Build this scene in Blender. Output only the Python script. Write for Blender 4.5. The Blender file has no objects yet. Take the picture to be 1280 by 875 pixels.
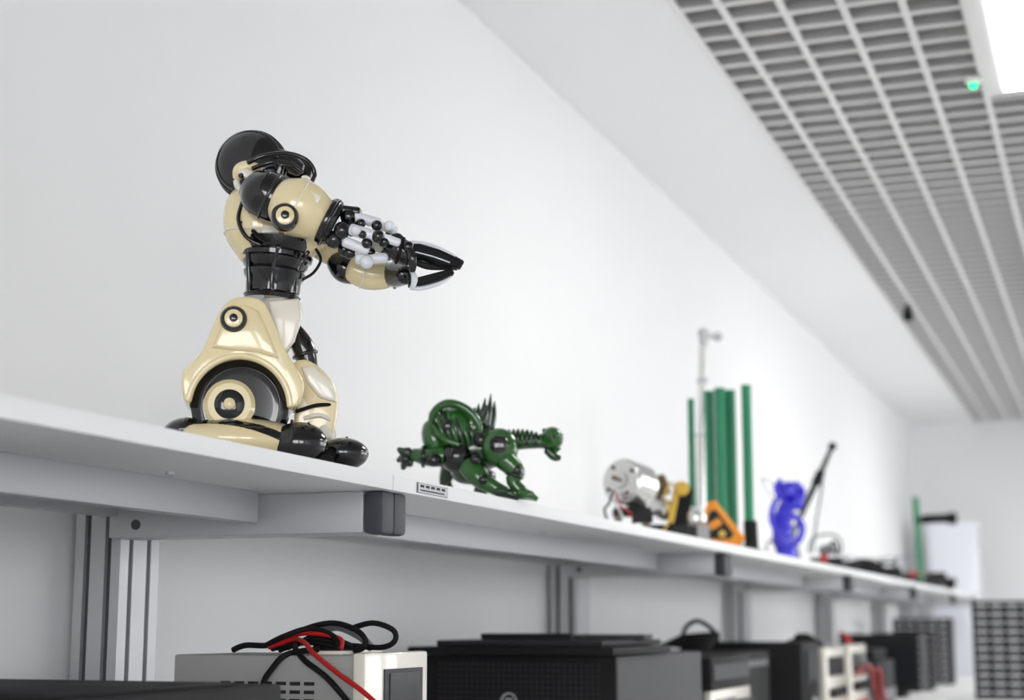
import bpy, bmesh, math, random
from mathutils import Vector, Matrix
random.seed(4)
ZC = 1.15            # eye height; all heights below are given relative to it, then offset
# ------------------------------------------------------------------ materials
def mat(name, col, rough=0.5, metal=0.0, emit=None, es=0.0, coat=0.0, noise=0.0, nscale=40, bump=0.0, trans=0.0, spec=0.5):
    m = bpy.data.materials.new(name); m.use_nodes = True
    nt = m.node_tree; b = nt.nodes['Principled BSDF']
    b.inputs['Base Color'].default_value = (*col, 1)
    b.inputs['Roughness'].default_value = rough
    b.inputs['Metallic'].default_value = metal
    b.inputs['Coat Weight'].default_value = coat
    b.inputs['Coat Roughness'].default_value = 0.05
    b.inputs['Specular IOR Level'].default_value = spec
    if trans: b.inputs['Transmission Weight'].default_value = trans
    if emit:
        b.inputs['Emission Color'].default_value = (*emit, 1)
        b.inputs['Emission Strength'].default_value = es
    tc = nt.nodes.new('ShaderNodeTexCoord')
    nz = nt.nodes.new('ShaderNodeTexNoise'); nz.inputs['Scale'].default_value = nscale
    nz.inputs['Detail'].default_value = 3
    nt.links.new(tc.outputs['Object'], nz.inputs['Vector'])
    if noise > 0:
        mx = nt.nodes.new('ShaderNodeMix'); mx.data_type = 'RGBA'
        mx.inputs[6].default_value = (*[c*(1-noise) for c in col], 1)
        mx.inputs[7].default_value = (*[min(1, c*(1+noise)) for c in col], 1)
        nt.links.new(nz.outputs['Fac'], mx.inputs[0]); nt.links.new(mx.outputs[2], b.inputs['Base Color'])
    if bump > 0:
        bp = nt.nodes.new('ShaderNodeBump'); bp.inputs['Strength'].default_value = bump
        bp.inputs['Distance'].default_value = 0.002
        nt.links.new(nz.outputs['Fac'], bp.inputs['Height']); nt.links.new(bp.outputs['Normal'], b.inputs['Normal'])
    return m
M = {}
M['wall'] = mat('wall_paint', (0.83,0.83,0.835), 0.75, noise=0.012, nscale=3, bump=0.08)
M['plaster'] = mat('ceiling_plaster', (0.90,0.90,0.90), 0.8, noise=0.01, nscale=3)
M['floor'] = mat('floor_vinyl', (0.56,0.565,0.57), 0.4, noise=0.05, nscale=6)
M['blade'] = mat('grid_blade', (0.50,0.49,0.485), 0.5)  # webs coloured darker than the caps, painting in shade inside the cells
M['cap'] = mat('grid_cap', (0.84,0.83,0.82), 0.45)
M['plenum'] = mat('plenum', (0.48,0.47,0.465), 0.9)
M['lamp'] = mat('lamp_diffuser', (0.9,0.9,0.9), 0.5, emit=(1,0.99,0.97), es=11.0)
M['sky'] = mat('window_daylight_blind', (0.9,0.9,0.9), 0.6, emit=(0.95,0.98,1.0), es=3.8)  # emission for the fill panes added on the right wall
M['skyb'] = mat('window_daylight_glass', (0.9,0.9,0.9), 0.6, emit=(0.97,0.98,1.0), es=7.0)  # emission for the fill panes added behind the camera
M['ledg'] = mat('led_green', (0.0,0.5,0.20), 0.4, emit=(0.0,1.0,0.30), es=2.0)
M['board'] = mat('shelf_laminate', (0.86,0.86,0.865), 0.45, noise=0.01, nscale=20)
M['alu'] = mat('aluminium', (0.55,0.56,0.57), 0.42, metal=0.4, noise=0.04, nscale=15)
M['steel'] = mat('painted_steel', (0.47,0.48,0.495), 0.45, metal=0.1, noise=0.02)
M['groove'] = mat('groove_rubber', (0.09,0.09,0.095), 0.6, spec=0.2)
M['capgrey'] = mat('plastic_endcap', (0.055,0.06,0.07), 0.5, spec=0.3)
M['cream'] = mat('cream_plastic', (0.87,0.735,0.435), 0.2, coat=0.8, noise=0.03, nscale=8)
M['ivory'] = mat('ivory_plastic', (0.84,0.80,0.70), 0.25, coat=0.6)
M['blackg'] = mat('black_gloss', (0.004,0.004,0.005), 0.10, coat=0.6)
M['blackm'] = mat('black_matte', (0.007,0.007,0.008), 0.6, noise=0.1, spec=0.2)
M['darkg'] = mat('dark_grey', (0.022,0.022,0.024), 0.6, noise=0.05, spec=0.25)
M['whitep'] = mat('white_plastic', (0.80,0.83,0.88), 0.25, coat=0.5)
M['beige'] = mat('instrument_beige', (0.36,0.36,0.345), 0.5, noise=0.02)
M['chrome'] = mat('brushed_chrome', (0.66,0.66,0.64), 0.2, metal=0.85)
M['grey'] = mat('grey_plastic', (0.17,0.17,0.18), 0.5, noise=0.03)
M['midg'] = mat('mid_grey', (0.055,0.055,0.06), 0.55, noise=0.05, spec=0.3)
M['green'] = mat('dino_green', (0.018,0.110,0.013), 0.18, coat=0.9, noise=0.5, nscale=25)
M['greend'] = mat('dino_dark_green', (0.006,0.034,0.007), 0.2, coat=0.8, noise=0.2)
M['tubeg'] = mat('green_tube', (0.006,0.19,0.085), 0.35, noise=0.05)
M['blue'] = mat('blue_plastic', (0.018,0.010,0.62), 0.2, coat=0.7, noise=0.1)
M['orange'] = mat('orange_rubber', (0.80,0.28,0.012), 0.45)
M['yellow'] = mat('yellow_plastic', (0.66,0.42,0.05), 0.45)
M['brown'] = mat('brown_copper', (0.13,0.095,0.045), 0.3, noise=0.3, metal=0.3)
M['red'] = mat('red_cable', (0.50,0.010,0.012), 0.35)
M['rack'] = mat('organiser_drawer', (0.62,0.62,0.64), 0.3)
M['label'] = mat('label_print', (0.60,0.60,0.62), 0.5)
M['screen'] = mat('screen_glass', (0.015,0.016,0.018), 0.12)

# ------------------------------------------------------------------ builder
class B:
    def __init__(s, name):
        s.name = name; s.bm = bmesh.new(); s.mats = []
    def mi(s, m):
        if m not in s.mats: s.mats.append(m)
        return s.mats.index(m)
    def merge(s, t, m, fn=None):
        bmesh.ops.recalc_face_normals(t, faces=t.faces)
        i = s.mi(m)
        for f in t.faces: f.material_index = i if fn is None else s.mi(fn(f.calc_center_median())); f.smooth = True
        for e in t.edges:
            if len(e.link_faces) == 2: e.smooth = e.calc_face_angle(0) < math.radians(38)
        me = bpy.data.meshes.new('t'); t.to_mesh(me); t.free()
        s.bm.from_mesh(me); bpy.data.meshes.remove(me)
    def box(s, c, size, m, rot=(0,0,0), bev=0.0):
        from mathutils import Euler
        t = bmesh.new()
        mx = Matrix.Translation(c) @ Euler([math.radians(a) for a in rot]).to_matrix().to_4x4() @ Matrix.Diagonal((*size,1))
        bmesh.ops.create_cube(t, size=1, matrix=mx)
        if bev > 0: bmesh.ops.bevel(t, geom=t.edges[:], offset=bev, segments=2, affect='EDGES', profile=0.6)
        s.merge(t, m)
    def bx(s, x0,x1,y0,y1,z0,z1, m, bev=0.0):
        s.box(((x0+x1)/2,(y0+y1)/2,(z0+z1)/2),(abs(x1-x0),abs(y1-y0),abs(z1-z0)),m,bev=bev)
    def lathe(s, o, ax, prof, m, seg=32, ell=1.0):
        ax = Vector(ax).normalized(); o = Vector(o)
        a = ax.orthogonal().normalized()
        if abs(ax.z) < 0.9: a = Vector((0,0,1)).cross(ax).normalized()
        b = ax.cross(a)
        t = bmesh.new(); rings = []
        for h, r in prof:
            rings.append([t.verts.new(o+ax*h+(a*math.cos(2*math.pi*k/seg)*ell+b*math.sin(2*math.pi*k/seg))*max(r,1e-5)) for k in range(seg)])
        for q in range(len(rings)-1):
            for k in range(seg):
                t.faces.new((rings[q][k],rings[q][(k+1)%seg],rings[q+1][(k+1)%seg],rings[q+1][k]))
        t.faces.new(rings[0][::-1]); t.faces.new(rings[-1])
        s.merge(t, m)
    def cyl(s, p0, p1, r, m, r1=None, bev=0.0, seg=28):
        p0 = Vector(p0); p1 = Vector(p1); L = (p1-p0).length; r1 = r if r1 is None else r1
        if bev > 0: pr = [(0,r-bev),(bev*0.3,r-bev*0.3),(bev,r),(L-bev,r1),(L-bev*0.3,r1-bev*0.3),(L,r1-bev)]
        else: pr = [(0,r),(L,r1)]
        s.lathe(p0, p1-p0, pr, m, seg)
    def sph(s, c, r, m, rot=(0,0,0), seg=28, fn=None):
        from mathutils import Euler
        if not hasattr(r,'__len__'): r = (r,r,r)
        t = bmesh.new()
        mx = Matrix.Translation(c) @ Euler([math.radians(a) for a in rot]).to_matrix().to_4x4() @ Matrix.Diagonal((*r,1))
        bmesh.ops.create_uvsphere(t, u_segments=seg, v_segments=seg//2, radius=1, matrix=mx)
        s.merge(t, m, fn)
    def tube(s, pts, rad, m, seg=14, sub=6, closed=False, flat=1.0):
        P = [Vector(p) for p in pts]; n = len(P)
        R = rad if hasattr(rad,'__len__') else [rad]*n
        def cr(a,b,c,d,t): return 0.5*((2*b)+(c-a)*t+(2*a-5*b+4*c-d)*t*t+(3*b-a-3*c+d)*t**3)
        Q = []; RR = []
        rng = n if closed else n-1
        for i in range(rng):
            g = (lambda k: k % n) if closed else (lambda k: min(max(k,0),n-1))
            for j in range(sub):
                t = j/sub
                Q.append(cr(P[g(i-1)],P[g(i)],P[g(i+1)],P[g(i+2)],t))
                RR.append(cr(R[g(i-1)],R[g(i)],R[g(i+1)],R[g(i+2)],t))
        if not closed: Q.append(P[-1]); RR.append(R[-1])
        # round ends
        if not closed:
            d0 = (Q[0]-Q[1]).normalized(); d1 = (Q[-1]-Q[-2]).normalized()
            r0, r1 = RR[0], RR[-1]
            pre = [(Q[0]+d0*r0*0.5*k, r0*math.sqrt(max(0,1-k*k))) for k in (0.98,0.8,0.45)]
            post = [(Q[-1]+d1*r1*0.5*k, r1*math.sqrt(max(0,1-k*k))) for k in (0.45,0.8,0.98)]
            Q = [p for p,_ in pre]+Q+[p for p,_ in post]; RR = [r for _,r in pre]+RR+[r for _,r in post]
        t = bmesh.new(); rings = []; N = len(Q); a = None
        for i in range(N):
            if closed: T = (Q[(i+1)%N]-Q[i-1]).normalized()
            else: T = (Q[min(i+1,N-1)]-Q[max(i-1,0)]).normalized()
            if a is None:
                a = T.cross(Vector((0,1,0)))
                if a.length < 0.1: a = T.orthogonal()
                a.normalize()
            else:
                a = (a - T*a.dot(T)).normalized()
            b = T.cross(a)
            rings.append([t.verts.new(Q[i]+(a*math.cos(2*math.pi*k/seg)+b*math.sin(2*math.pi*k/seg)*flat)*max(RR[i],1e-5)) for k in range(seg)])
        for q in range(N if closed else N-1):
            A = rings[q]; C = rings[(q+1)%N]
            for k in range(seg): t.faces.new((A[k],A[(k+1)%seg],C[(k+1)%seg],C[k]))
        if not closed: t.faces.new(rings[0][::-1]); t.faces.new(rings[-1])
        s.merge(t, m)
    def torus(s, c, ax, R, r, m, n=20, seg=10):
        ax = Vector(ax).normalized(); a = ax.orthogonal().normalized(); b = ax.cross(a); c = Vector(c)
        s.tube([c+(a*math.cos(2*math.pi*k/n)+b*math.sin(2*math.pi*k/n))*R for k in range(n)], r, m, seg=seg, sub=3, closed=True)
    def plate(s, pts, v0, v1, m, bev=0.0, z=None):
        """outline (x,z) extruded along y from v0 to v1; if z given, outline (x,y) extruded z0..z1"""
        t = bmesh.new()
        if z: vs = [t.verts.new((p[0],p[1],v0)) for p in pts]
        else: vs = [t.verts.new((p[0],v0,p[1])) for p in pts]
        f = t.faces.new(vs)
        r = bmesh.ops.extrude_face_region(t, geom=[f])
        d = (0,0,v1-v0) if z else (0,v1-v0,0)
        ev = [g for g in r['geom'] if isinstance(g, bmesh.types.BMVert)]
        bmesh.ops.translate(t, verts=ev, vec=d)
        if bev > 0:
            es = [e for e in t.edges if abs((e.verts[0].co-e.verts[1].co)[2 if z else 1]) < 1e-6]
            bmesh.ops.bevel(t, geom=es, offset=bev, segments=3, affect='EDGES', profile=0.5)
        s.merge(t, m)
    def done(s, loc=(0,0,0), yaw=0.0, parent=None):
        me = bpy.data.meshes.new(s.name); s.bm.to_mesh(me); s.bm.free()
        for m in s.mats: me.materials.append(M[m])
        o = bpy.data.objects.new(s.name, me); bpy.context.scene.collection.objects.link(o)
        o.location = loc; o.rotation_euler = (0,0,math.radians(yaw))
        if parent: o.parent = parent
        return o
def empty(name, loc=(0,0,0), yaw=0):
    o = bpy.data.objects.new(name, None); bpy.context.scene.collection.objects.link(o)
    o.empty_display_size = 0.05
    o.location = loc; o.rotation_euler = (0,0,math.radians(yaw)); return o

# ------------------------------------------------------------------ room
X0, X1, YL, YR = -3.0, 13.9, 1.588, -4.0
H = ZC+1.68
GE = 1.073
b = B('wall_left'); b.bx(X0,X1,YL,YL+0.12,0,H+0.4,'wall'); b.done()
b = B('wall_far'); b.bx(X1,X1+0.12,YR,YL+0.12,0,H+0.4,'wall'); b.done()
b = B('wall_right'); b.bx(X0,X1,YR-0.12,YR,0,H+0.4,'wall'); b.done()
b = B('wall_back'); b.bx(X0-0.12,X0,YR-0.12,YL+0.12,0,H+0.4,'wall'); b.done()
b = B('floor'); b.bx(X0-.12,X1+.12,YR-.12,YL+.12,-0.1,0,'floor'); b.done()
b = B('ceiling')
b.bx(X0,X1,GE,YL,H,H+0.10,'plaster')
b.bx(X0,X1,GE-0.012,GE,H-0.002,H+0.30,'plaster')
b.bx(X0,X1,YR,YL,H+0.32,H+0.40,'plenum')
b.done()
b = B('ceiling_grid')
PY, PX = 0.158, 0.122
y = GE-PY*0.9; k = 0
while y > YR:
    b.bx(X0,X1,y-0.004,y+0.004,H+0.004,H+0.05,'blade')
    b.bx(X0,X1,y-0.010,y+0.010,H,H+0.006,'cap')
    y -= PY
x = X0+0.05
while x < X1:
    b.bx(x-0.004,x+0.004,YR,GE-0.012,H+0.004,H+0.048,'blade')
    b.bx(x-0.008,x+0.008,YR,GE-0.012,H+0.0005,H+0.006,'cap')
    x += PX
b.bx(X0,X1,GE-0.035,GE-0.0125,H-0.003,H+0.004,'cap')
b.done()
for (lx,ly) in [(4.49,-0.06),(7.9,-0.06),(11.2,-0.06),(4.49,-2.6),(7.9,-2.6),(11.2,-2.6)]:
    b = B('ceiling_light_panel')
    b.bx(lx-0.66,lx+0.66,ly-0.36,ly+0.36,H-0.012,H-0.001,'cap')
    b.bx(lx-0.60,lx+0.60,ly-0.30,ly+0.30,H-0.016,H-0.012,'lamp')
    b.done()
for i,xx in enumerate((5.4,8.6,11.8)):  # unseen glowing panes added to fill under the shelf and front faces
    b = B('window_%d'%(i+1))
    b.bx(xx-1.2,xx+1.2,YR,YR+0.03,0.75,2.45,'cap'); b.bx(xx-1.12,xx-0.03,YR+0.03,YR+0.036,0.83,2.37,'sky'); b.bx(xx+0.03,xx+1.12,YR+0.03,YR+0.036,0.83,2.37,'sky')
    b.done()
for i,yy in enumerate((-2.6,-0.4)):  # unseen glowing panes added behind the camera to brighten the robot
    b = B('window_%d'%(i+4))
    b.bx(X0,X0+0.03,yy-0.95,yy+0.95,0.75,2.45,'cap'); b.bx(X0+0.03,X0+0.036,yy-0.88,yy-0.03,0.83,2.37,'skyb'); b.bx(X0+0.03,X0+0.036,yy+0.03,yy+0.88,0.83,2.37,'skyb')
    b.done()
b = B('smoke_detector'); b.lathe((0,0,0),(0,0,-1),[(0,0.028),(0.012,0.026),(0.02,0.012)],'cap')
b.sph((0,0,-0.022),0.013,'ledg'); b.done((4.98,0.326,H))
b = B('ceiling_sensor'); b.cyl((0,0,0),(0,0,-0.03),0.018,'darkg'); b.sph((0,0,-0.05),(0.03,0.03,0.035),'blackm'); b.done((8.62,0.96,H))

# ------------------------------------------------------------------ shelf
SH = ZC+0.22; BT = 0.0235
J = [-0.07+2.24*i for i in range(6)]+[12.9]
sh = empty('wall_shelf_unit')
b = B('boards')
for i in range(6):
    b.bx(J[i]+0.002,J[i+1]-0.002,1.0,1.55,SH-BT,SH,'board',bev=0.0015)
b.done(parent=sh)
b = B('beams')
for i in range(6):
    for yy in (1.196,):
        b.bx(J[i]+0.09,J[i+1]-0.055,yy,yy+0.03,SH-BT-0.047,SH-BT,'steel',bev=0.002)
    b.bx(J[i]+0.085,J[i+1]-0.03,1.46,1.485,SH-BT-0.03,SH-BT,'steel',bev=0.002)
    for q in (0.15,0.5,0.85):   # screws
        xx = J[i]+q*2.2
        b.cyl((xx,1.15,SH-BT-0.004),(xx,1.15,SH-BT),0.006,'alu')
b.done(parent=sh)
b = B('brackets')
for j in J[:-1]+[12.80]:
    for sx in (-0.009,0.0345):
        b.bx(j+sx,j+sx+0.0425,1.045,1.49,SH-BT-0.062,SH-BT,'alu',bev=0.003)
        b.bx(j+sx-0.0003,j+sx+0.0428,1.012,1.045,SH-BT-0.064,SH-BT+0.0,'capgrey',bev=0.008)
    b.cyl((j-0.0105,1.44,SH-BT-0.042),(j-0.009,1.44,SH-BT-0.042),0.008,'groove')
b.done(parent=sh)
def profile(w, d, s=0.006, g=0.011):
    """slotted aluminium extrusion outline, w in x, d in y, 2 slots per side"""
    pts = []
    def side(p, q, inn):
        p = Vector(p); q = Vector(q); L = (q-p).length; t = (q-p)/L; n = Vector(inn)
        r = [p]
        for c in (0.27,0.73):
            r += [p+t*(c*L-s), p+t*(c*L-s)+n*g, p+t*(c*L+s)+n*g, p+t*(c*L+s)]
        return r
    a,c = w/2,d/2
    return [tuple(v) for v in side((-a,-c),(a,-c),(0,1))+side((a,-c),(a,c),(-1,0))+side((a,c),(-a,c),(0,-1))+side((-a,c),(-a,-c),(1,0))]
b = B('posts')
for j in (0.013,2.253,4.60,6.89,9.10,11.33,12.83):
    pr = [(j+p[0],1.534+p[1]) for p in profile(0.112,0.086)]
    b.plate(pr,0.0,SH-BT-0.0005,'alu',z=True)
    for sx in (-0.0258,0.0258):
        b.bx(j+sx-0.0055,j+sx+0.0055,1.4995,1.503,0.0,SH-BT-0.063,'groove')
    for sy in (-0.0198,0.0198):
        b.bx(j-0.048,j-0.044,1.534+sy-0.0055,1.534+sy+0.0055,0.0,SH-BT-0.001,'groove')
b.done(parent=sh)
b = B('label_plate')
b.bx(2.255,2.375,0.9985,0.9999,SH-0.020,SH-0.004,'grey')
b.bx(2.258,2.372,0.9978,0.9984,SH-0.019,SH-0.005,'label')
for q in range(5): b.bx(2.265+q*0.021,2.279+q*0.021,0.9974,0.9978,SH-0.011,SH-0.007,'darkg')
b.bx(2.265,2.36,0.9974,0.9978,SH-0.0165,SH-0.0145,'darkg')
b.done(parent=sh)

# ------------------------------------------------------------------ workbench
WB = ZC-0.375
wb = empty('workbench')
b = B('top'); b.bx(-1.5,12.9,0.82,1.485,WB-0.028,WB,'board',bev=0.002); b.done(parent=wb)
b = B('legs')
for j in J[:-1]+[12.6]:
    for yy in (0.90,1.42):
        b.bx(j-0.03+0.0,j+0.03,yy-0.03,yy+0.03,0,WB-0.028,'alu',bev=0.003)
    b.bx(j-0.02,j+0.02,0.93,1.39,WB-0.09,WB-0.03,'alu')
b.done(parent=wb)

# ------------------------------------------------------------------ robot toy
su, sw = 0.00119, 0.001214
def R(a,c,v=0.0):
    """toy blueprint units (about 1.2 mm) -> metres; v is depth, nearer parts drawn at the size they really have"""
    k = 1+v/2.4  # depth scaling so parts still line up from this camera
    return Vector(((a-328)*su*k, v, (780-c)*sw*k-190*sw))
def PL(pts, v): return [(R(a,c,v).x, R(a,c,v).z) for a,c in pts]
def smooth(pts, sub=3):
    """Catmull-Rom refinement of an open outline so moulded shells have flowing edges"""
    n = len(pts); out = []
    for i in range(n-1):
        p = [pts[min(max(i+d,0),n-1)] for d in (-1,0,1,2)]
        for j in range(sub):
            t = j/sub
            out.append(tuple(0.5*((2*p[1][k])+(p[2][k]-p[0][k])*t+(2*p[0][k]-5*p[1][k]+4*p[2][k]-p[3][k])*t*t+(3*p[1][k]-p[0][k]-3*p[2][k]+p[3][k])*t**3) for k in (0,1)))
    out.append(pts[-1]); return out
def target(b, a, c, v, r=16):
    p = R(a,c,v); k = su*r
    b.lathe(p,(0,-1,0),[(-0.01,k),(0.003,k),(0.006,k*0.9),(0.006,k*0.5)],'blackg')
    b.lathe(p,(0,-1,0),[(0,k*0.70),(0.009,k*0.66),(0.010,k*0.5)],'cream')
    b.lathe(p,(0,-1,0),[(0,k*0.33),(0.0125,k*0.30),(0.0135,k*0.2)],'blackg')
robot = empty('toy_robot',(2.06,1.16,SH),-60.7)
# near leg
b = B('near_leg')
arch = [(298+60*math.cos(t), 514-62*math.sin(t)) for t in [math.radians(a) for a in range(2,179,8)]]
outer = smooth([(231,505),(227,486),(229,470),(240,458),(252,443),(264,412),(274,390),(290,378),(312,377),(326,384),(338,408),(352,440),(366,462),(376,480),(375,498),(368,510)],2)
b.plate(PL(arch+outer,-0.09),-0.098,-0.012,'cream',bev=0.004)
b.tube([Vector((x_,-0.094,z_)) for x_,z_ in PL([(298+63*math.cos(math.radians(a)), 514-65*math.sin(math.radians(a))) for a in range(4,178,14)],-0.094)],0.0055,'cream')
b.plate(PL([(262,440),(280,395),(300,385),(318,392),(332,420),(346,452),(320,445),(290,443)],-0.1),-0.103,-0.09,'cream',bev=0.006)
target(b,288,404,-0.103)
wc = R(300,510,-0.08)
b.lathe((wc.x,-0.078,wc.z),(0,1,0),[(0,0.045),(0.0,0.058),(0.003,0.066),(0.008,0.070),(0.05,0.070),(0.056,0.060)],'blackg',seg=48)
b.torus((wc.x,-0.077,wc.z),(0,1,0),0.055,0.0018,'blackg',n=28)
hc = R(286,509,-0.09)
b.lathe((hc.x,-0.094,hc.z),(0,1,0),[(0,0.026),(0.0,0.030),(0.006,0.036),(0.03,0.036)],'cream',seg=40)
b.lathe((hc.x,-0.098,hc.z),(0,1,0),[(0,0.014),(0.003,0.021),(0.01,0.0235)],'blackg',seg=32)
b.lathe((hc.x,-0.104,hc.z),(0,1,0),[(0,0.004),(0.003,0.008),(0.01,0.009)],'cream',seg=32)
b.done(parent=robot)
# base (near foot)
b = B('base')
def stripes(p):
    u = p.x+0.03; w = p.z
    if p.x < -0.110: return 'blackg'
    h1 = 0.056-0.20*u-2.0*u*u
    if abs(w-h1) < 0.0055+0.02*u: return 'blackg'
    if w < 0.012: return 'blackg'
    return 'cream'
b.sph((-0.034,-0.055,0.036),(0.104,0.070,0.035),'cream',seg=240,fn=stripes)
b.sph((-0.030,-0.040,0.050),(0.072,0.055,0.034),'blackg',seg=44)
b.sph((-0.113,-0.055,0.050),(0.030,0.040,0.020),'blackg',rot=(0,-14,0))
b.sph((0.051,-0.088,0.032),(0.041,0.036,0.031),'blackg')
b.torus((0.043,-0.088,0.033),(1,0,0.1),0.0315,0.0025,'blackg')
b.torus((0.066,-0.088,0.033),(1,0,0.1),0.0285,0.002,'darkg')
b.sph((0.116,-0.045,0.0235),(0.036,0.034,0.0235),'blackg')
b.torus((0.122,-0.045,0.024),(1,0,0.1),0.0225,0.0022,'darkg')
b.sph((0.082,-0.035,0.020),(0.05,0.045,0.018),'blackm')
b.bx(-0.10,0.10,-0.10,0.04,0.0,0.016,'blackm',bev=0.007)
b.done(parent=robot)
# far leg
b = B('far_leg')
b.tube([R(345,372,0.0),R(348,395,0.0),R(347,420,0.0),R(344,446,0.0)],[0.026,0.029,0.024,0.012],'ivory',seg=20)
b.plate(PL([(330,380),(368,376),(372,400),(364,430),(350,448),(340,430),(334,404)],-0.03),-0.035,-0.022,'ivory',bev=0.004)
b.tube([R(360,412,0.01),R(374,436,0.01),R(382,462,0.01)],[0.012,0.017,0.014],'blackg')
b.torus(R(377,446,0.01),(0.3,0,-1),0.017,0.003,'blackg')
b.plate(PL(smooth([(352,466),(368,454),(384,455),(402,468),(416,488),(419,510),(414,545),(405,562)],2)+[(362,562),(366,520),(360,490)],-0.03),-0.045,0.03,'cream',bev=0.007)
b.plate(PL([(372,462),(388,460),(404,474),(416,492),(417,505),(396,500),(380,482)],-0.04),-0.051,-0.03,'ivory',bev=0.005)
b.tube([R(368,516,-0.046),R(392,508,-0.049),R(415,507,-0.04)],0.0028,'blackm')
b.tube([R(378,524,-0.046),R(398,520,-0.05),R(413,528,-0.04)],0.003,'ivory')
b.sph(R(402,545,-0.02),(0.018,0.03,0.024),'ivory')
b.done(parent=robot)
# waist
b = B('waist')
o = R(334,380); top = R(340,304)
L = (top-o).length
b.lathe(o,top-o,[(0,0.040),(0.006,0.043),(0.010,0.040),(0.030,0.041),(0.036,0.045),(0.042,0.0465),(0.046,0.043),(0.052,0.048),(0.060,0.050),(0.062,0.054),(0.068,0.055),(0.071,0.052),(0.078,0.058),(0.088,0.061),(L,0.052)],'blackg',seg=40)
for k in range(3):
    a = math.radians(215+k*55)
    b.tube([o+Vector((0.040*math.cos(a),0.04*math.sin(a),0.008)),o+Vector((0.042*math.cos(a),0.042*math.sin(a),0.035)),top+Vector((0.054*math.cos(a),0.054*math.sin(a),-0.022))],0.0035,'blackg')
b.tube([R(384,308,-0.03),R(394,325,-0.02),R(386,342,-0.02),R(372,352,-0.02)],0.0022,'blackm')
b.done(parent=robot)
# torso
b = B('torso')
b.tube([R(322,318,0),R(318,295,0),R(312,265,0),R(318,240,0)],[0.040,0.052,0.048,0.030],'cream',seg=28,sub=8)
b.tube([R(340,312,-0.005),R(370,292,-0.01),R(392,270,-0.01)],[0.038,0.040,0.030],'cream',seg=24)
b.tube([R(296,252,-0.042),R(290,278,-0.046),R(300,300,-0.05),R(318,310,-0.052)],0.0032,'blackg')
b.tube([R(308,292,-0.052),R(322,302,-0.056),R(345,305,-0.050)],0.003,'blackm')
b.torus(R(316,300,0),(0.08,0,1),0.0515,0.0015,'ivory',n=28)
b.sph(R(296,283,-0.040),0.006,'blackg')
b.box(R(330,292,-0.046),(0.026,0.012,0.016),'ivory',bev=0.003)
b.done(parent=robot)
# head
b = B('head')
hc = R(304,209,0.0)
ax = Vector((-0.28,-1,0.10)).normalized()
HS = 1.04
b.lathe(hc-ax*0.045,ax,[(0,0.02),(0.005,0.038*HS),(0.02,0.048*HS),(0.04,0.051*HS),(0.050,0.0505*HS),(0.058,0.048*HS),(0.066,0.043*HS),(0.072,0.034),(0.076,0.02),(0.077,0.005)],'blackg',seg=56)
for q,rr in ((0.030,0.0502),(0.040,0.0512),(0.052,0.0500),(0.062,0.0460)):
    b.torus(hc-ax*(0.045-q),ax,rr*HS,0.0020,'blackg',n=32)
b.tube([R(287,226,-0.045),R(290,216,-0.050),R(300,211,-0.052),R(316,213,-0.050)],[0.007,0.010,0.009,0.006],'cream')
b.box(R(298,221,-0.058),(0.020,0.014,0.012),'ivory',rot=(0,20,0),bev=0.003)
b.sph(R(292,223,-0.062),0.0045,'blackg')
b.tube([R(286,230,-0.045),R(289,238,-0.045),R(298,242,-0.045)],0.005,'ivory')
# cable loops over shoulder
b.tube([R(300,206,-0.06),R(320,196,-0.065),R(350,192,-0.055),R(374,200,-0.05),R(384,216,-0.045),R(380,228,-0.05)],0.0036,'blackg')
b.tube([R(306,213,-0.06),R(330,204,-0.068),R(352,205,-0.055),R(368,215,-0.05)],0.0034,'blackg')
b.torus(R(360,212,0.02),(0.3,-1,0.2),0.020,0.006,'blackg')
b.sph(R(360,212,0.03),(0.020,0.02,0.018),'blackm')
b.tube([R(334,196,-0.02),R(348,202,-0.01),R(364,212,0.0)],[0.013,0.015,0.012],'blackg')
b.done(parent=robot)
# near arm
b = B('near_arm')
b.tube([R(310,236,-0.07),R(320,244,-0.075),R(340,254,-0.08)],[0.028,0.036,0.034],'blackg',seg=28)
b.torus(R(317,242,-0.074),(1,0,-0.5),0.0345,0.0025,'blackg',n=26)
b.torus(R(329,248,-0.077),(1,0,-0.5),0.0360,0.0025,'blackg',n=26)
b.tube([R(346,252,-0.088),R(358,258,-0.090),R(376,266,-0.090),R(394,275,-0.090)],[0.036,0.043,0.041,0.032],'cream',seg=32,sub=8)
b.torus(R(364,261,-0.090),(1,0,-0.45),0.0430,0.0010,'ivory',n=30)
target(b,348,273,-0.128,16.5)
b.lathe(R(372,228,-0.09),(0.1,0,1),[(0,0.007),(0.008,0.006),(0.010,0.003)],'ivory')
b.box(R(382,247,-0.122),(0.022,0.01,0.012),'ivory',rot=(0,25,0),bev=0.002)
# elbow
e0 = R(397,275,-0.090); e1 = R(412,282,-0.090)
b.cyl(e0,e1,0.035,'blackg',r1=0.033,bev=0.004)
b.torus((e0+e1)/2,e1-e0,0.0345,0.003,'blackg',n=26)
for a,c,v,r in ((413,258,-0.095,0.011),(428,270,-0.10,0.012),(437,266,-0.08,0.010),(410,300,-0.105,0.012),(420,288,-0.115,0.012),(432,284,-0.095,0.012),(424,312,-0.09,0.010)):
    b.sph(R(a,c,v),(r,r,r*1.1),'blackg')
b.tube([R(418,262,-0.1),R(440,264,-0.1)],0.008,'blackg')
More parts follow.
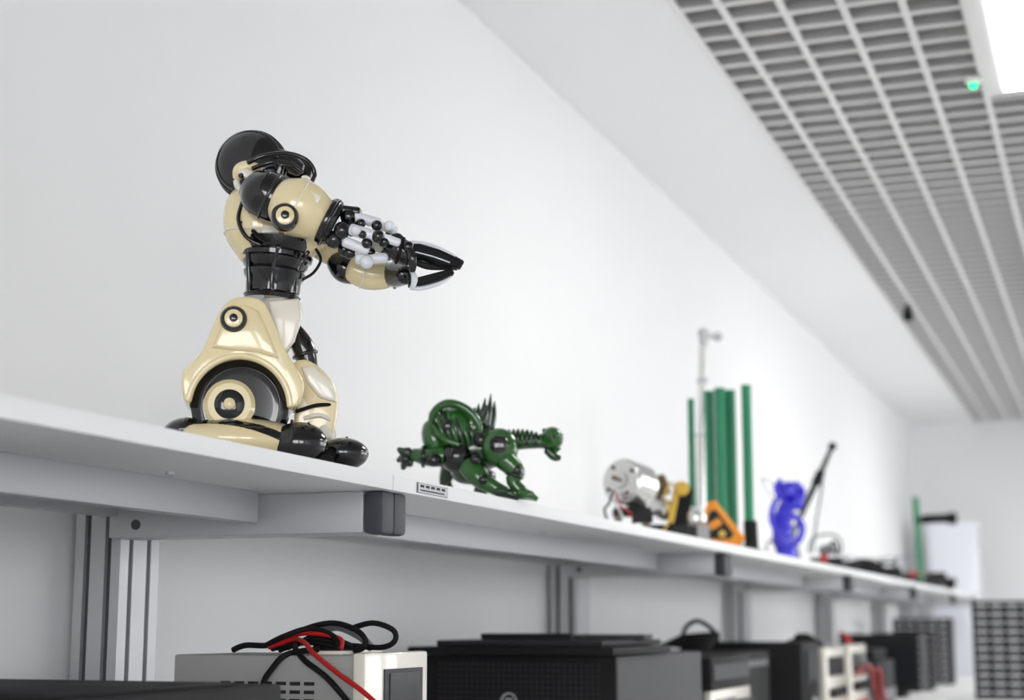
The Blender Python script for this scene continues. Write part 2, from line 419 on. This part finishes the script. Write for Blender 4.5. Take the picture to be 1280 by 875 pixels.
# forearm rods
def rod(p,q,r,m='whitep'): b.tube([p,(p+q)/2,q],r,m,seg=12,sub=3)
rod(R(430,268,-0.10),R(466,277,-0.10),0.0080)
rod(R(432,286,-0.12),R(462,294,-0.12),0.0088)
rod(R(424,302,-0.11),R(452,312,-0.11),0.0080)
rod(R(466,279,-0.10),R(488,286,-0.10),0.0065)
rod(R(470,294,-0.12),R(492,301,-0.12),0.0065)
rod(R(440,324,-0.10),R(476,321,-0.10),0.0080)
rod(R(455,305,-0.08),R(488,312,-0.08),0.008,'ivory')
b.sph(R(452,327,-0.115),0.010,'whitep'); b.sph(R(480,280,-0.11),0.008,'whitep'); b.sph(R(438,287,-0.13),0.0075,'whitep')
for a,c,v,r in ((464,280,-0.11,0.008),(466,294,-0.125,0.0095),(452,303,-0.12,0.008),(474,301,-0.12,0.008),(478,316,-0.09,0.010),(456,315,-0.10,0.008),(430,316,-0.095,0.009),(444,278,-0.115,0.007),(482,292,-0.09,0.009),(446,292,-0.128,0.006)):
    b.sph(R(a,c,v),r,'blackg')
# wrist
b.tube([R(478,306,-0.10),R(492,310,-0.10),R(506,318,-0.10)],[0.013,0.019,0.017],'blackg')
b.torus(R(494,311,-0.10),(1,0,-0.3),0.018,0.003,'blackm')
b.sph(R(490,298,-0.10),0.011,'blackg'); b.sph(R(504,306,-0.115),0.009,'blackg')
b.tube([R(502,304,-0.115),R(510,320,-0.12),R(510,336,-0.115)],[0.005,0.007,0.005],'blackg')
# pincer fingers
b.plate(PL([(502,304),(518,303),(545,310),(568,320),(575,326),(568,332),(548,330),(524,321),(504,318)],-0.1),-0.112,-0.086,'blackm',bev=0.003)
b.tube([R(508,300,-0.10),R(530,302,-0.10),R(556,312,-0.10),R(570,320,-0.10)],[0.003,0.0032,0.003,0.0015],'whitep')
b.tube([R(514,312,-0.113),R(536,317,-0.113),R(558,324,-0.112)],0.0010,'whitep')
b.plate(PL([(503,340),(516,346),(540,339),(560,333),(563,339),(545,348),(520,356),(506,356)],-0.1),-0.112,-0.086,'blackm',bev=0.003)
b.tube([R(508,358,-0.10),R(522,358,-0.10),R(545,351,-0.10),R(560,342,-0.10)],[0.003,0.0035,0.003,0.0015],'whitep')
b.tube([R(509,336,-0.105),R(513,346,-0.112),R(511,356,-0.108)],[0.003,0.005,0.004],'whitep')
b.cyl(R(561,321,-0.10),R(574,328,-0.10),0.008,'blackg',bev=0.003)
b.tube([R(508,322,-0.09),R(530,330,-0.09),R(558,331,-0.09)],[0.005,0.005,0.003],'darkg')
b.done(parent=robot)
# far arm
b = B('far_arm')
b.tube([R(380,298,0.02),R(398,312,0.02),R(420,322,0.02),R(430,330,0.02)],[0.022,0.020,0.020,0.021],'cream',seg=22)
b.tube([R(414,326,0.015),R(424,336,0.01),R(436,340,0.01)],[0.018,0.022,0.020],'blackg')
b.tube([R(434,336,0.0),R(452,343,0.0),R(470,344,0.0),R(482,342,0.0)],[0.020,0.0225,0.021,0.018],'cream',seg=24)
b.torus(R(449,342,0.0),(1,0,-0.3),0.0227,0.0012,'ivory',n=26)
b.tube([R(482,342,-0.0),R(492,342,-0.02),R(502,342,-0.05)],[0.019,0.019,0.014],'blackg')
b.torus(R(487,342,0),(1,0,0.05),0.0195,0.003,'blackg',n=24)
b.done(parent=robot)

# ------------------------------------------------------------------ dinosaur toy
def D_(a,c,v=0.0): return Vector(((a-600)*0.00148, v, (629-c)*0.0015))
dino = empty('toy_dinosaur',(2.757,1.10,SH),-68.3)
b = B('body')
b.tube([D_(556,560),D_(580,562),D_(612,560),D_(640,556)],[0.030,0.040,0.040,0.024],'greend',seg=24)
b.sph(D_(574,573,-0.03),(0.030,0.03,0.030),'blackg')
b.sph(D_(590,590,-0.01),(0.035,0.04,0.024),'greend')
b.sph(D_(573,539,0.0),(0.042,0.052,0.052),'green',rot=(0,18,0),seg=32)
for k in range(8):
    t = k/7; a = 548+t*52; rr = 0.051*math.sqrt(max(0.10,1-((t-0.45)/0.62)**2))
    b.torus(D_(a,540+t*5,0.0),(1,0,0.30),rr,0.0045,'green' if k%2 else 'greend',n=24)
b.tube([D_(541,546,-0.02),D_(545,520,-0.035),D_(562,508,-0.042),D_(584,514,-0.046),D_(600,530,-0.046),D_(604,548,-0.045)],[0.005,0.007,0.008,0.008,0.007,0.004],'green')
b.tube([D_(546,536,-0.04),D_(558,552,-0.052),D_(578,560,-0.055)],[0.005,0.006,0.005],'green')
b.sph(D_(604,553,-0.045),(0.012,0.01,0.014),'blackg')
b.sph(D_(563,536,-0.05),(0.012,0.006,0.012),'blackg')
for (a,c,a2,c2,v) in ((596,530,602,504,0),(603,530,610,498,-0.01),(611,532,617,492,0.0),(617,534,622,500,0.012),(606,530,612,508,-0.02),(590,522,597,508,0.01)):
    b.tube([D_(a,c,v),D_((a+a2)/2+1,(c+c2)/2,v),D_(a2,c2,v)],[0.008,0.006,0.0008],'greend')
b.done(parent=dino)
b = B('neck_and_head')
for k in range(9):
    t = k/8; rr = 0.0225*(1-t)+0.013*t
    p = D_(640+t*46, 551+math.sin(t*3)*-4+t*2, 0)
    b.lathe(p-Vector((0.005,0,0)),(1,0,-0.05),[(0,rr*0.75),(0.002,rr),(0.006,rr),(0.008,rr*0.75)],'green' if k%2 else 'greend',ell=1.0)
b.tube([D_(632,555),D_(660,552),D_(692,553)],[0.016,0.014,0.011],'greend')
b.tube([D_(684,553),D_(694,548),D_(703,550)],[0.013,0.023,0.016],'green')
b.tube([D_(688,562),D_(697,570),D_(704,572)],[0.008,0.009,0.005],'greend')
for a,c,v in ((700,536,0.0),(706,545,-0.01),(706,553,-0.01),(705,560,0.0),(692,535,0.0)):
    b.tube([D_(a-8,c+4,v),D_(a,c,v)],[0.006,0.0015],'green')
b.sph(D_(697,547,-0.021),0.004,'blackg')
b.done(parent=dino)
b = B('legs')
b.sph(D_(628,563,-0.045),(0.034,0.024,0.037),'green',rot=(0,-15,0))
b.lathe(D_(627,560,-0.066),(0,-1,0),[(0,0.017),(0.004,0.015),(0.006,0.008)],'blackg')
b.tube([D_(634,578,-0.05),D_(648,592,-0.05),D_(644,604,-0.05),D_(656,618,-0.05)],[0.020,0.017,0.012,0.013],'green')
b.torus(D_(646,597,-0.05),(0.3,0,1),0.014,0.004,'blackg')
b.sph(D_(649,591,-0.058),0.011,'blackg')
for k in (-0.02,0,0.02): b.tube([D_(652,620,-0.05+k*0.5),D_(664,621,-0.05+k),D_(674,626,-0.05+k)],[0.009,0.008,0.003],'green')
b.tube([D_(590,585,-0.04),D_(602,600,-0.05),D_(618,610,-0.05),D_(634,618,-0.05)],[0.022,0.018,0.014,0.012],'green')
b.sph(D_(607,603,-0.06),0.011,'blackg'); b.sph(D_(598,578,-0.06),0.010,'blackg')
for k in (-0.02,0,0.02): b.tube([D_(625,618,-0.05+k*0.5),D_(640,620,-0.05+k),D_(650,626,-0.05+k)],[0.009,0.008,0.003],'greend')
b.tube([D_(612,590,0.04),D_(606,606,0.05),D_(600,624,0.05)],[0.02,0.014,0.012],'greend')
b.tube([D_(566,580,0.03),D_(560,600,0.04),D_(570,622,0.04)],[0.018,0.012,0.012],'greend')
b.done(parent=dino)
b = B('arm_claw')
b.sph(D_(545,550,-0.02),(0.021,0.024,0.036),'green',rot=(0,-15,0))
b.tube([D_(556,572,-0.03),D_(540,574,-0.035),D_(524,571,-0.03),D_(514,572,-0.03)],[0.020,0.017,0.013,0.010],'green')
b.torus(D_(533,573,-0.033),(1,0,0),0.017,0.004,'blackg')
b.sph(D_(546,578,-0.045),(0.016,0.014,0.013),'blackg')
for a,c,a2,c2,v in ((512,568,502,564,-0.04),(512,574,501,578,-0.03),(514,580,508,588,-0.03)):
    b.tube([D_(a+4,c,v),D_(a-3,c,v),D_(a2,c2,v)],[0.009,0.009,0.004],'greend')
b.sph(D_(511,576,-0.035),0.011,'blackg')
b.done(parent=dino)

# ------------------------------------------------------------------ motor assembly
s = 0.002
def Q(a,c,v=0.0,cx=790,cy=669,k=None):
    kk = s if k is None else k
    return Vector(((a-cx)*kk, v, (cy-c)*kk))
b = B('electric_motor')
ax = Vector((-0.62,-0.8,0.12)).normalized()
c0 = Q(788,604)
b.lathe(c0-ax*0.05,ax,[(0,0.052),(0.004,0.057),(0.03,0.057),(0.032,0.053),(0.036,0.057),(0.085,0.057),(0.088,0.053),(0.094,0.052),(0.096,0.022),(0.104,0.021),(0.106,0.006)],'chrome',seg=36)
b.cyl(c0+ax*0.05,c0+ax*0.075,0.006,'brown')
for k in range(4):
    an = k*math.pi/2+0.6; u = Vector((0,0,1)).cross(ax).normalized(); w = ax.cross(u)
    b.sph(c0+ax*0.046+(u*math.cos(an)+w*math.sin(an))*0.040,0.005,'darkg')
b.box(Q(790,640),(0.09,0.08,0.02),'darkg',bev=0.003)
for dx in (-0.035,0.035):
    for dy in (-0.03,0.03): b.box((dx,dy,0.025),(0.012,0.012,0.055),'brown')
b.tube([Q(768,618,-0.06),Q(772,635,-0.08),Q(786,645,-0.07),Q(790,660,-0.05)],0.0025,'red')
b.tube([Q(765,615,-0.05),Q(758,632,-0.08),Q(752,640,-0.09),Q(757,655,-0.07)],0.003,'darkg')
b.tube([Q(760,620,-0.05),Q(775,650,-0.08),Q(765,660,-0.07)],0.0025,'whitep')
b.box(Q(800,648,-0.06),(0.05,0.03,0.03),'darkg',bev=0.004)
b.done((3.881,1.13,SH),-68)
b = B('gear_motor_assembly')
q = lambda a,c,v=0.0: Q(a,c,v,845,679,0.0022)
b.cyl(q(812,612),q(835,604),0.030,'brown',bev=0.004)
b.cyl(q(816,630,0.0),q(836,640,-0.02),0.028,'chrome',bev=0.004)
b.box(q(852,636),(0.052,0.05,0.115),'blackm',rot=(0,8,0),bev=0.006)
b.box(q(842,632,-0.03),(0.018,0.012,0.10),'yellow',rot=(0,12,0),bev=0.003)
b.cyl(q(852,612,-0.02),q(852,612,-0.05),0.02,'yellow',bev=0.003)
b.box(q(845,605,0),(0.035,0.03,0.012),'ivory',bev=0.002)
b.box(q(838,668),(0.15,0.07,0.05),'darkg',bev=0.004)
b.cyl(q(870,655,-0.01),q(870,640,-0.01),0.03,'chrome',bev=0.003)
b.cyl(q(870,640,-0.01),q(870,634,-0.01),0.022,'alu')
b.box(q(872,668,-0.01),(0.06,0.05,0.05),'beige',bev=0.003)
b.tube([q(830,650,-0.03),q(820,640,-0.05),q(806,655,-0.05),q(815,668,-0.04)],0.003,'darkg')
b.box(q(822,666,-0.03),(0.05,0.04,0.04),'blackm',bev=0.004)
b.tube([q(838,604,-0.03),q(830,622,-0.06),q(836,648,-0.06),q(828,664,-0.05)],0.003,'yellow')
b.done((4.312,1.13,SH),-70)
# metal pole with elbow
b = B('metal_stand')
q = lambda a,c,v=0.0: Q(a,c,v,876,695,0.00262)
b.lathe((0,0,0),(0,0,1),[(0,0.045),(0.012,0.045),(0.015,0.03),(0.03,0.018)],'steel')
b.cyl(q(876,690),q(879,540),0.0165,'chrome'); b.cyl(q(879,545),q(884,415),0.0125,'chrome')
b.torus(q(879,541),(0,0,1),0.016,0.005,'steel')
b.cyl(q(884,425),q(885,404),0.015,'steel',bev=0.003)
b.cyl(q(882,411),q(902,413),0.010,'alu',bev=0.002); b.sph(q(903,413),0.016,'steel'); b.sph(q(884,408),0.018,'steel')
b.box(q(882,470),(0.035,0.03,0.02),'steel',bev=0.003)
b.done((5.21,1.28,SH),-72)
# green tubes
b = B('green_tube_stand')
q = lambda a,c,v=0.0: Q(a,c,v,907,692,0.00253)
for a,tp,v,r in ((872,495,0.03,0.011),(894,487,0.0,0.0160),(907,485,-0.03,0.0180),(921,486,0.0,0.0172),(940,482,-0.04,0.0160)):
    b.lathe(q(a,690,v),(0,0,1),[(0,r),( (690-tp)*0.00253,r),((690-tp)*0.00253,r*0.82),((690-tp)*0.00253-0.02,r*0.80)],'tubeg')
    b.cyl(q(a,692,v),q(a,690-8,v),r*1.5,'blackm',bev=0.003)
b.cyl(q(942,690,-0.04),q(941,652,-0.04),0.022,'blackm',bev=0.003)
b.box(Vector((0.0,0,0.006)),(0.24,0.13,0.012),'darkg',bev=0.003)
b.done((5.0,1.16,SH),-72.5)
# orange multimeter / meter holder
b = B('orange_multimeter')
q = lambda a,c,v=0.0: Q(a,c,v,900,683,0.0023)
fr = [(888,628),(896,626),(932,672),(928,682),(872,682),(873,664)]
b.plate([(q(a,c).x,q(a,c).z) for a,c in fr],-0.03,0.03,'orange',bev=0.006)
b.plate([(q(a,c).x,q(a,c).z) for a,c in [(889,640),(896,638),(918,668),(914,674),(885,674),(882,664)]],-0.036,-0.028,'darkg',bev=0.003)
b.plate([(q(a,c).x,q(a,c).z) for a,c in [(886,655),(899,648),(904,656),(890,664)]],-0.039,-0.034,'orange',bev=0.001)
b.cyl(q(903,668,-0.034),q(903,668,-0.043),0.010,'yellow')
b.done((4.54,1.065,SH),-69)
# blue printed figure
b = B('blue_printed_figure')
q = lambda a,c,v=0.0: Q(a,c,v,985,706,0.0030)
b.lathe(q(985,706),(0,0,1),[(0,0.050),(0.02,0.050),(0.03,0.034),(0.06,0.036)],'blue')
b.tube([q(983,694),q(979,672),q(980,650),q(987,630)],[0.034,0.040,0.036,0.032],'blue',seg=20)
b.sph(q(989,615),(0.046,0.040,0.042),'blue'); b.sph(q(999,628,-0.02),(0.022,0.03,0.032),'blue')
b.tube([q(974,668,-0.02),q(965,650,-0.03),q(969,630,-0.03),q(982,614,-0.04)],[0.013,0.012,0.011,0.009],'blue')
b.tube([q(994,645,-0.03),q(1003,658,-0.03),q(998,676,-0.03),q(984,686,-0.03)],[0.012,0.013,0.012,0.010],'blue')
b.tube([q(996,604,-0.03),q(1005,616,-0.03),q(996,632,-0.04),q(982,630,-0.05)],[0.010,0.012,0.010,0.008],'blue')
b.tube([q(978,600,-0.01),q(972,612,-0.03),q(976,624,-0.04)],[0.010,0.012,0.008],'blue')
for c in (646,658,670,682): b.torus(q(981,c),(0.15,0,1),0.040,0.007,'blue')
b.tube([q(968,622,0.02),q(955,600,0.02),q(962,598,0.02),q(975,612,0.02)],0.0022,'blackm')
b.tube([q(972,684,-0.03),q(962,676,-0.04),q(958,690,-0.04),q(975,696,-0.04)],0.004,'darkg')
b.done((6.035,1.15,SH),-74)
# black boom rod with small motor
b = B('boom_arm_stand')
q = lambda a,c,v=0.0: Q(a,c,v,1025,712,0.0033)
b.tube([q(996,664),q(1012,628),q(1030,592),q(1046,558)],[0.008,0.013,0.012,0.009],'blackm')
b.sph(q(1047,556),0.018,'blackm'); b.cyl(q(1024,604),q(1032,588),0.019,'blackm')
b.tube([q(1034,590),q(1030,620),q(1024,650),q(1018,690)],0.004,'darkg')
b.tube([q(996,662),q(1000,690),q(1006,710)],0.006,'blackm')
b.cyl(q(1026,690,-0.03),q(1044,684,-0.03),0.022,'grey',bev=0.004)
b.torus(q(1045,684,-0.03),(1,0.3,0.2),0.026,0.006,'blackm')
b.box(q(1034,704,-0.02),(0.13,0.08,0.05),'darkg',bev=0.006)
b.box(q(1030,698,-0.07),(0.03,0.01,0.03),'red',bev=0.003)
b.tube([q(1012,690,-0.04),q(1018,672,-0.05),q(1040,668,-0.05),q(1052,676,-0.04),q(1052,692,-0.04)],0.004,'darkg')
b.done((6.70,1.15,SH),-75.5)
b = B('toy_drone')
b.tube([(-0.13,0,0.045),(-0.04,0,0.07),(0.04,0,0.07),(0.12,0,0.05)],[0.02,0.035,0.035,0.012],'blackm')
for sx in (-1,1):
    for sy in (-1,1):
        b.tube([(0,0,0.06),(sx*0.08,sy*0.07,0.085),(sx*0.13,sy*0.10,0.08)],[0.01,0.008,0.008],'darkg')
        b.cyl((sx*0.13,sy*0.10,0.08),(sx*0.13,sy*0.10,0.11),0.01,'grey'); b.tube([(sx*0.13,sy*0.10,0.08),(sx*0.14,sy*0.11,0.0)],0.006,'blackm')
        b.box((sx*0.13,sy*0.10,0.112),(0.14,0.014,0.003),'grey',rot=(0,0,sx*sy*30))
b.box((0,0,0.03),(0.1,0.06,0.035),'darkg',bev=0.005)
b.done((8.25,1.19,SH),-60)
b = B('toy_car')
b.box((0,0,0.045),(0.24,0.12,0.035),'darkg',bev=0.01); b.box((-0.02,0,0.075),(0.12,0.10,0.035),'blackm',bev=0.012)
for sx in (-0.08,0.08):
    for sy in (-0.065,0.065): b.cyl((sx,sy-0.012,0.028),(sx,sy+0.012,0.028),0.028,'blackm',bev=0.004)
b.done((9.1,1.16,SH),-10)
b = B('green_pole_stand')
q = lambda a,c,v=0.0: Q(a,c,v,1150,736,0.0050)
b.cyl(q(1152,735),q(1149,622),0.020,'tubeg'); b.lathe((0,0,0),(0,0,1),[(0,0.09),(0.015,0.09),(0.02,0.03),(0.05,0.025)],'blackm')
b.tube([q(1150,652),q(1160,650),q(1178,649),q(1196,649)],[0.016,0.028,0.028,0.03],'blackm')
b.cyl(q(1188,649),q(1198,649),0.038,'blackm',bev=0.004)
b.torus(q(1150,652),(0,0,1),0.022,0.006,'blackm')
b.done((10.35,1.15,SH),-77)
b = B('toy_vehicle')
b.box((0,0,0.06),(0.34,0.14,0.05),'darkg',bev=0.012); b.box((-0.1,-0.02,0.10),(0.08,0.08,0.05),'red',bev=0.012); b.box((0.06,0,0.10),(0.10,0.10,0.04),'blackm',bev=0.01)
for sx in (-0.11,0.11):
    for sy in (-0.075,0.075): b.cyl((sx,sy-0.015,0.035),(sx,sy+0.015,0.035),0.035,'blackm')
b.done((10.95,1.16,SH),-50)

# ------------------------------------------------------------------ bench instruments
def vents(b, x, y0, y1, z, n, m='darkg'):
    for i in range(n):
        yy = y0+(y1-y0)*(i+0.5)/n
        b.bx(x-0.0008,x+0.001,yy-(y1-y0)/n*0.36,yy+(y1-y0)/n*0.36,z-0.0025,z+0.0025,m)
T = ZC-0.044
b = B('bench_power_supply')
b.bx(2.09,2.30,1.02,1.317,T-0.15,T,'beige',bev=0.004)
b.bx(2.083,2.305,1.0,1.02,T-0.155,T+0.004,'ivory',bev=0.005)
b.bx(2.145,2.28,0.9975,1.0,T-0.075,T-0.02,'midg'); b.bx(2.16,2.265,0.996,0.998,T-0.07,T-0.026,'screen')
for k in range(3): b.cyl((2.14+k*0.06,1.0,T-0.11),(2.14+k*0.06,0.982,T-0.11),0.012,'darkg')
for k in range(3): vents(b,2.09,1.08,1.24,T-0.040-k*0.012,7)
b.bx(2.13,2.27,1.06,1.12,T,T+0.006,'ivory',bev=0.002)
b.done()
b = B('oscilloscope')
b.bx(2.06,2.34,1.0,1.36,WB,T-0.156,'grey',bev=0.006); b.bx(2.09,2.2,0.996,1.0,WB+0.05,T-0.19,'screen'); b.done()
b = B('cable_bundle')
def CB(a,c,v=0.0): # along depth of supply
    return Vector((2.17+v, 1.317-(a-216)*0.001326, T+(823-c)*0.00115))
b.tube([CB(256,818),CB(272,812),CB(300,812),CB(340,806),CB(380,812),CB(410,818)],0.0045,'blackm')
b.tube([CB(320,812),CB(340,794),CB(380,783),CB(412,792),CB(424,808),CB(410,818),CB(360,815)],0.0042,'blackm')
b.tube([CB(398,790,0.02),CB(425,783,0.02),CB(450,792,0.02),CB(452,806,0.02),CB(436,814,0.02),CB(400,812,0.02)],0.0042,'blackm')
b.tube([CB(330,806,-0.02),CB(350,797,-0.02),CB(375,797,-0.02),CB(400,803,-0.02),CB(405,815,-0.03)],0.0034,'red')
b.tube([CB(315,814,-0.03),CB(345,804,-0.03),CB(372,808,-0.06),CB(392,820,-0.085),CB(425,845,-0.090),CB(455,866,-0.092),CB(485,892,-0.095)],0.0036,'red')
b.tube([CB(315,816,-0.02),CB(345,810,-0.03),CB(365,816,-0.07),CB(385,830,-0.090),CB(412,850,-0.092),CB(440,880,-0.095)],0.0042,'blackm')
b.tube([CB(380,816,-0.04),CB(358,822,-0.08),CB(344,840,-0.090),CB(335,858,-0.092),CB(338,885,-0.095)],0.0044,'blackm')
b.tube([CB(345,800,0.03),CB(375,788,0.03),CB(405,800,0.03),CB(420,815,0.03)],0.006,'grey')
for q_ in range(3): b.tube([CB(320+q_*10,818-q_*3,-0.01),CB(350+q_*8,808-q_*5,0.0),CB(395+q_*4,812,0.01)],0.004,'blackm')
b.tube([CB(310,812,-0.03),CB(335,800,-0.035),CB(362,790,-0.02),CB(392,800,-0.02),CB(402,816,-0.03)],0.004,'blackm')
b.done()
b = B('black_instrument_case')
b.bx(1.3,1.75,0.95,1.42,WB,ZC-0.0707,'blackm',bev=0.006)
b.bx(1.34,1.71,0.99,1.38,ZC-0.0707,ZC-0.068,'darkg',bev=0.001)
for k in range(4): b.bx(1.38+k*0.09,1.44+k*0.09,0.948,0.951,WB+0.1,WB+0.2,'grey')
b.done()
# black desktop computer
T = ZC-0.068
b = B('desktop_computer')
b.bx(3.30,4.05,1.0,1.434,WB,T,'midg',bev=0.004)
b.bx(3.285,3.302,0.995,1.44,WB,T+0.002,'blackm',bev=0.004)
for r in range(10):
    for c in range(30):
        b.bx(3.2835,3.2852,1.03+c*0.0125,1.037+c*0.0125,T-0.02-r*0.012,T-0.014-r*0.012,'darkg')
b.torus((3.284,1.235,T-0.095),(1,0,0),0.017,0.0018,'alu',n=24)
for dz in (-0.006,0,0.006): b.bx(3.2825,3.2845,1.226,1.244,T-0.097+dz,T-0.094+dz,'alu')
b.done()
b = B('laptop')
b.bx(3.25,3.72,0.99,1.46,T+0.003,T+0.020,'blackm',bev=0.004)
b.bx(3.27,3.74,1.02,1.40,T+0.021,T+0.034,'darkg',bev=0.004)
b.box((3.42,1.24,T+0.042),(0.12,0.20,0.012),'blackm',rot=(0,0,15),bev=0.003)
b.done()
b = B('document_binder')
b.box((3.62,1.10,T+0.040),(0.20,0.16,0.010),'midg',rot=(0,0,10),bev=0.002); b.done()
# signal generator
T = ZC-0.085
b = B('signal_generator')
b.bx(4.16,4.62,1.02,1.35,WB,T-0.09,'beige',bev=0.006); b.bx(4.155,4.625,1.0,1.02,WB,T-0.086,'ivory',bev=0.006)
b.bx(4.155,4.625,1.0,1.35,T-0.084,T,'blackm',bev=0.006); b.bx(4.17,4.60,0.996,1.0,T-0.06,T-0.02,'midg')
b.bx(4.20,4.42,0.996,1.0,T-0.16,T-0.11,'screen')
for k in range(4): b.cyl((4.46+0.04*k,1.0,T-0.13),(4.46+0.04*k,0.985,T-0.13),0.012,'midg')
b.done()
b = B('computer_speaker')
b.bx(5.44,5.77,1.0,1.42,WB,ZC-0.060,'blackm',bev=0.008)
b.bx(5.50,5.71,0.992,1.0,WB+0.03,ZC-0.09,'darkg',bev=0.003)
b.cyl((5.605,0.992,WB+0.12),(5.605,0.985,WB+0.12),0.07,'blackg'); b.done()
b = B('network_switch'); b.bx(4.75,5.30,1.08,1.42,WB,ZC-0.085,'blackm',bev=0.006)
for k in range(8): b.bx(4.80+k*0.06,4.84+k*0.06,1.078,1.081,ZC-0.13,ZC-0.11,'grey')
b.done()
b = B('coiled_cable')
for k in range(4):
    b.torus((5.0+0.01*k,1.28-0.01*k,ZC-0.085+0.018+0.010*k),(0.05,0.05*k-0.05,1),0.075-0.004*k,0.007,'blackm')
b.tube([(4.93,1.28,ZC-0.06),(4.95,1.27,ZC-0.01),(5.0,1.24,ZC+0.01),(5.06,1.2,ZC-0.03),(5.07,1.2,ZC-0.07)],0.007,'blackm')
b.done()
for xx,hh in ((5.92,-0.088),(6.48,-0.083)):
    T = ZC+hh
    b = B('laboratory_supply'); b.bx(xx,xx+0.42,1.02,1.24,WB,T,'beige',bev=0.006); b.bx(xx-0.004,xx+0.424,1.0,1.02,WB,T+0.003,'ivory',bev=0.005)
    b.bx(xx+0.04,xx+0.38,0.996,1.0,T-0.10,T-0.03,'screen')
    for k in range(4): b.cyl((xx+0.07+0.09*k,1.0,T-0.16),(xx+0.07+0.09*k,0.98,T-0.16),0.018,'darkg'); b.cyl((xx+0.07+0.09*k,1.0,T-0.23),(xx+0.07+0.09*k,0.98,T-0.23),0.012,'red')
    vents(b,xx,1.05,1.2,T-0.06,6); vents(b,xx,1.05,1.2,T-0.09,6)
    b.done()
b = B('test_lead_bundle')
for k in range(4):
    b.tube([(6.45+0.1*k,0.985,ZC-0.20),(6.5+0.1*k,0.96,ZC-0.15-0.01*k),(6.58+0.1*k,0.94,ZC-0.19),(6.6+0.1*k,0.94,ZC-0.25),(6.7+0.1*k,0.93,ZC-0.33),(6.85+0.1*k,0.94,WB+0.008)],0.005,'red' if k%2 else 'blackm')
b.done()
b = B('soldering_station')   # small unit with coiled leads on top of the supplies' neighbour
b.bx(7.02,7.22,1.02,1.22,WB,ZC-0.17,'whitep',bev=0.01); b.bx(7.05,7.19,1.015,1.02,WB+0.05,ZC-0.20,'midg')
for k in range(3): b.tube([(7.05,1.1,ZC-0.175),(7.06+0.02*k,1.1,ZC-0.06-0.02*k),(7.13,1.14,ZC-0.04-0.02*k),(7.19,1.1,ZC-0.08),(7.2,1.06,ZC-0.175)],0.008,'blackm' if k else 'red')
b.done()
b = B('multimeter_probe_set')
for k in range(3): b.tube([(6.0+0.08*k,1.05,ZC-0.078),(6.05+0.08*k,1.12,ZC-0.04),(6.15+0.08*k,1.15,ZC-0.05),(6.25+0.05*k,1.2,ZC-0.078)],0.007,'blackm' if k%2 else 'darkg')
b.box((6.18,1.14,ZC-0.072),(0.14,0.08,0.03),'darkg',bev=0.006)
b.done()
b = B('computer_monitor')
b.bx(8.62,8.68,0.98,1.36,WB+0.03,ZC-0.05,'blackm',bev=0.006); b.bx(8.615,8.62,1.0,1.34,WB+0.06,ZC-0.07,'screen')
b.bx(8.68,8.9,1.05,1.30,WB+0.05,ZC-0.09,'blackm',bev=0.02); b.bx(8.6,8.85,1.06,1.28,WB,WB+0.03,'blackm',bev=0.005); b.done()
b = B('printer')
b.bx(7.3,7.8,1.0,1.4,WB,ZC-0.16,'darkg',bev=0.01); b.bx(7.33,7.77,1.03,1.37,ZC-0.16,ZC-0.11,'blackm',bev=0.01); b.bx(7.35,7.75,0.99,1.0,WB+0.04,WB+0.09,'grey'); b.done()
def organiser(name,x,y0,y1,z0,z1,rows,cols,loc=None):
    b = B(name); b.bx(x,x+0.2,y0,y1,z0,z1,'blackm',bev=0.006)
    dy = (y1-y0-0.02)/cols; dz = (z1-z0-0.02)/rows
    for r in range(rows):
        for c in range(cols):
            ya = y0+0.01+c*dy; za = z0+0.01+r*dz
            b.bx(x-0.012,x+0.001,ya+dy*0.12,ya+dy*0.88,za+dz*0.50,za+dz*0.76,'rack',bev=0.001)
            b.bx(x-0.008,x+0.001,ya+dy*0.05,ya+dy*0.95,za+dz*0.06,za+dz*0.42,'darkg')
    b.done()
organiser('parts_organiser',8.55,0.30,0.70,WB,ZC+0.12,11,5)
organiser('parts_organiser',10.6,1.0,1.36,WB,ZC+0.04,9,5)
organiser('parts_organiser',9.6,1.02,1.34,WB,ZC-0.05,7,5)
tb = empty('side_table')
b = B('top'); b.bx(8.3,10.2,0.20,0.80,WB-0.028,WB,'board',bev=0.002); b.done(parent=tb)
b = B('legs')
for xx in (8.36,10.14):
    for yy in (0.26,0.74): b.bx(xx-0.025,xx+0.025,yy-0.025,yy+0.025,0,WB-0.028,'alu')
b.done(parent=tb)
b = B('white_cabinet')
b.bx(13.1,13.6,1.0,1.38,0.0,ZC+0.80,'whitep',bev=0.006); b.bx(13.092,13.1,1.01,1.37,0.05,ZC+0.78,'whitep',bev=0.003)
b.cyl((13.07,1.05,1.0),(13.07,1.05,1.2),0.008,'alu'); b.bx(13.07,13.093,1.045,1.055,1.01,1.02,'alu'); b.bx(13.07,13.093,1.045,1.055,1.18,1.19,'alu'); b.done()

# ------------------------------------------------------------------ camera, world
cam = bpy.data.cameras.new('camera'); co = bpy.data.objects.new('camera', cam); bpy.context.scene.collection.objects.link(co)
co.location = (0,0,ZC)
pit = math.radians(9.73); yaw = math.radians(20.5)
co.rotation_euler = (math.radians(90)+pit, 0, yaw-math.radians(90))
cam.sensor_width = 36; cam.lens = 56.25; cam.clip_start = 0.05
cam.dof.use_dof = True; cam.dof.focus_distance = 2.32; cam.dof.aperture_fstop = 3.3
bpy.context.scene.camera = co
w = bpy.data.worlds.new('world'); bpy.context.scene.world = w; w.use_nodes = True
w.node_tree.nodes['Background'].inputs[0].default_value = (0.9,0.95,1,1); w.node_tree.nodes['Background'].inputs[1].default_value = 0.5
vs = bpy.context.scene.view_settings; vs.view_transform = 'Standard'; vs.look = 'None'; vs.exposure = 0.12
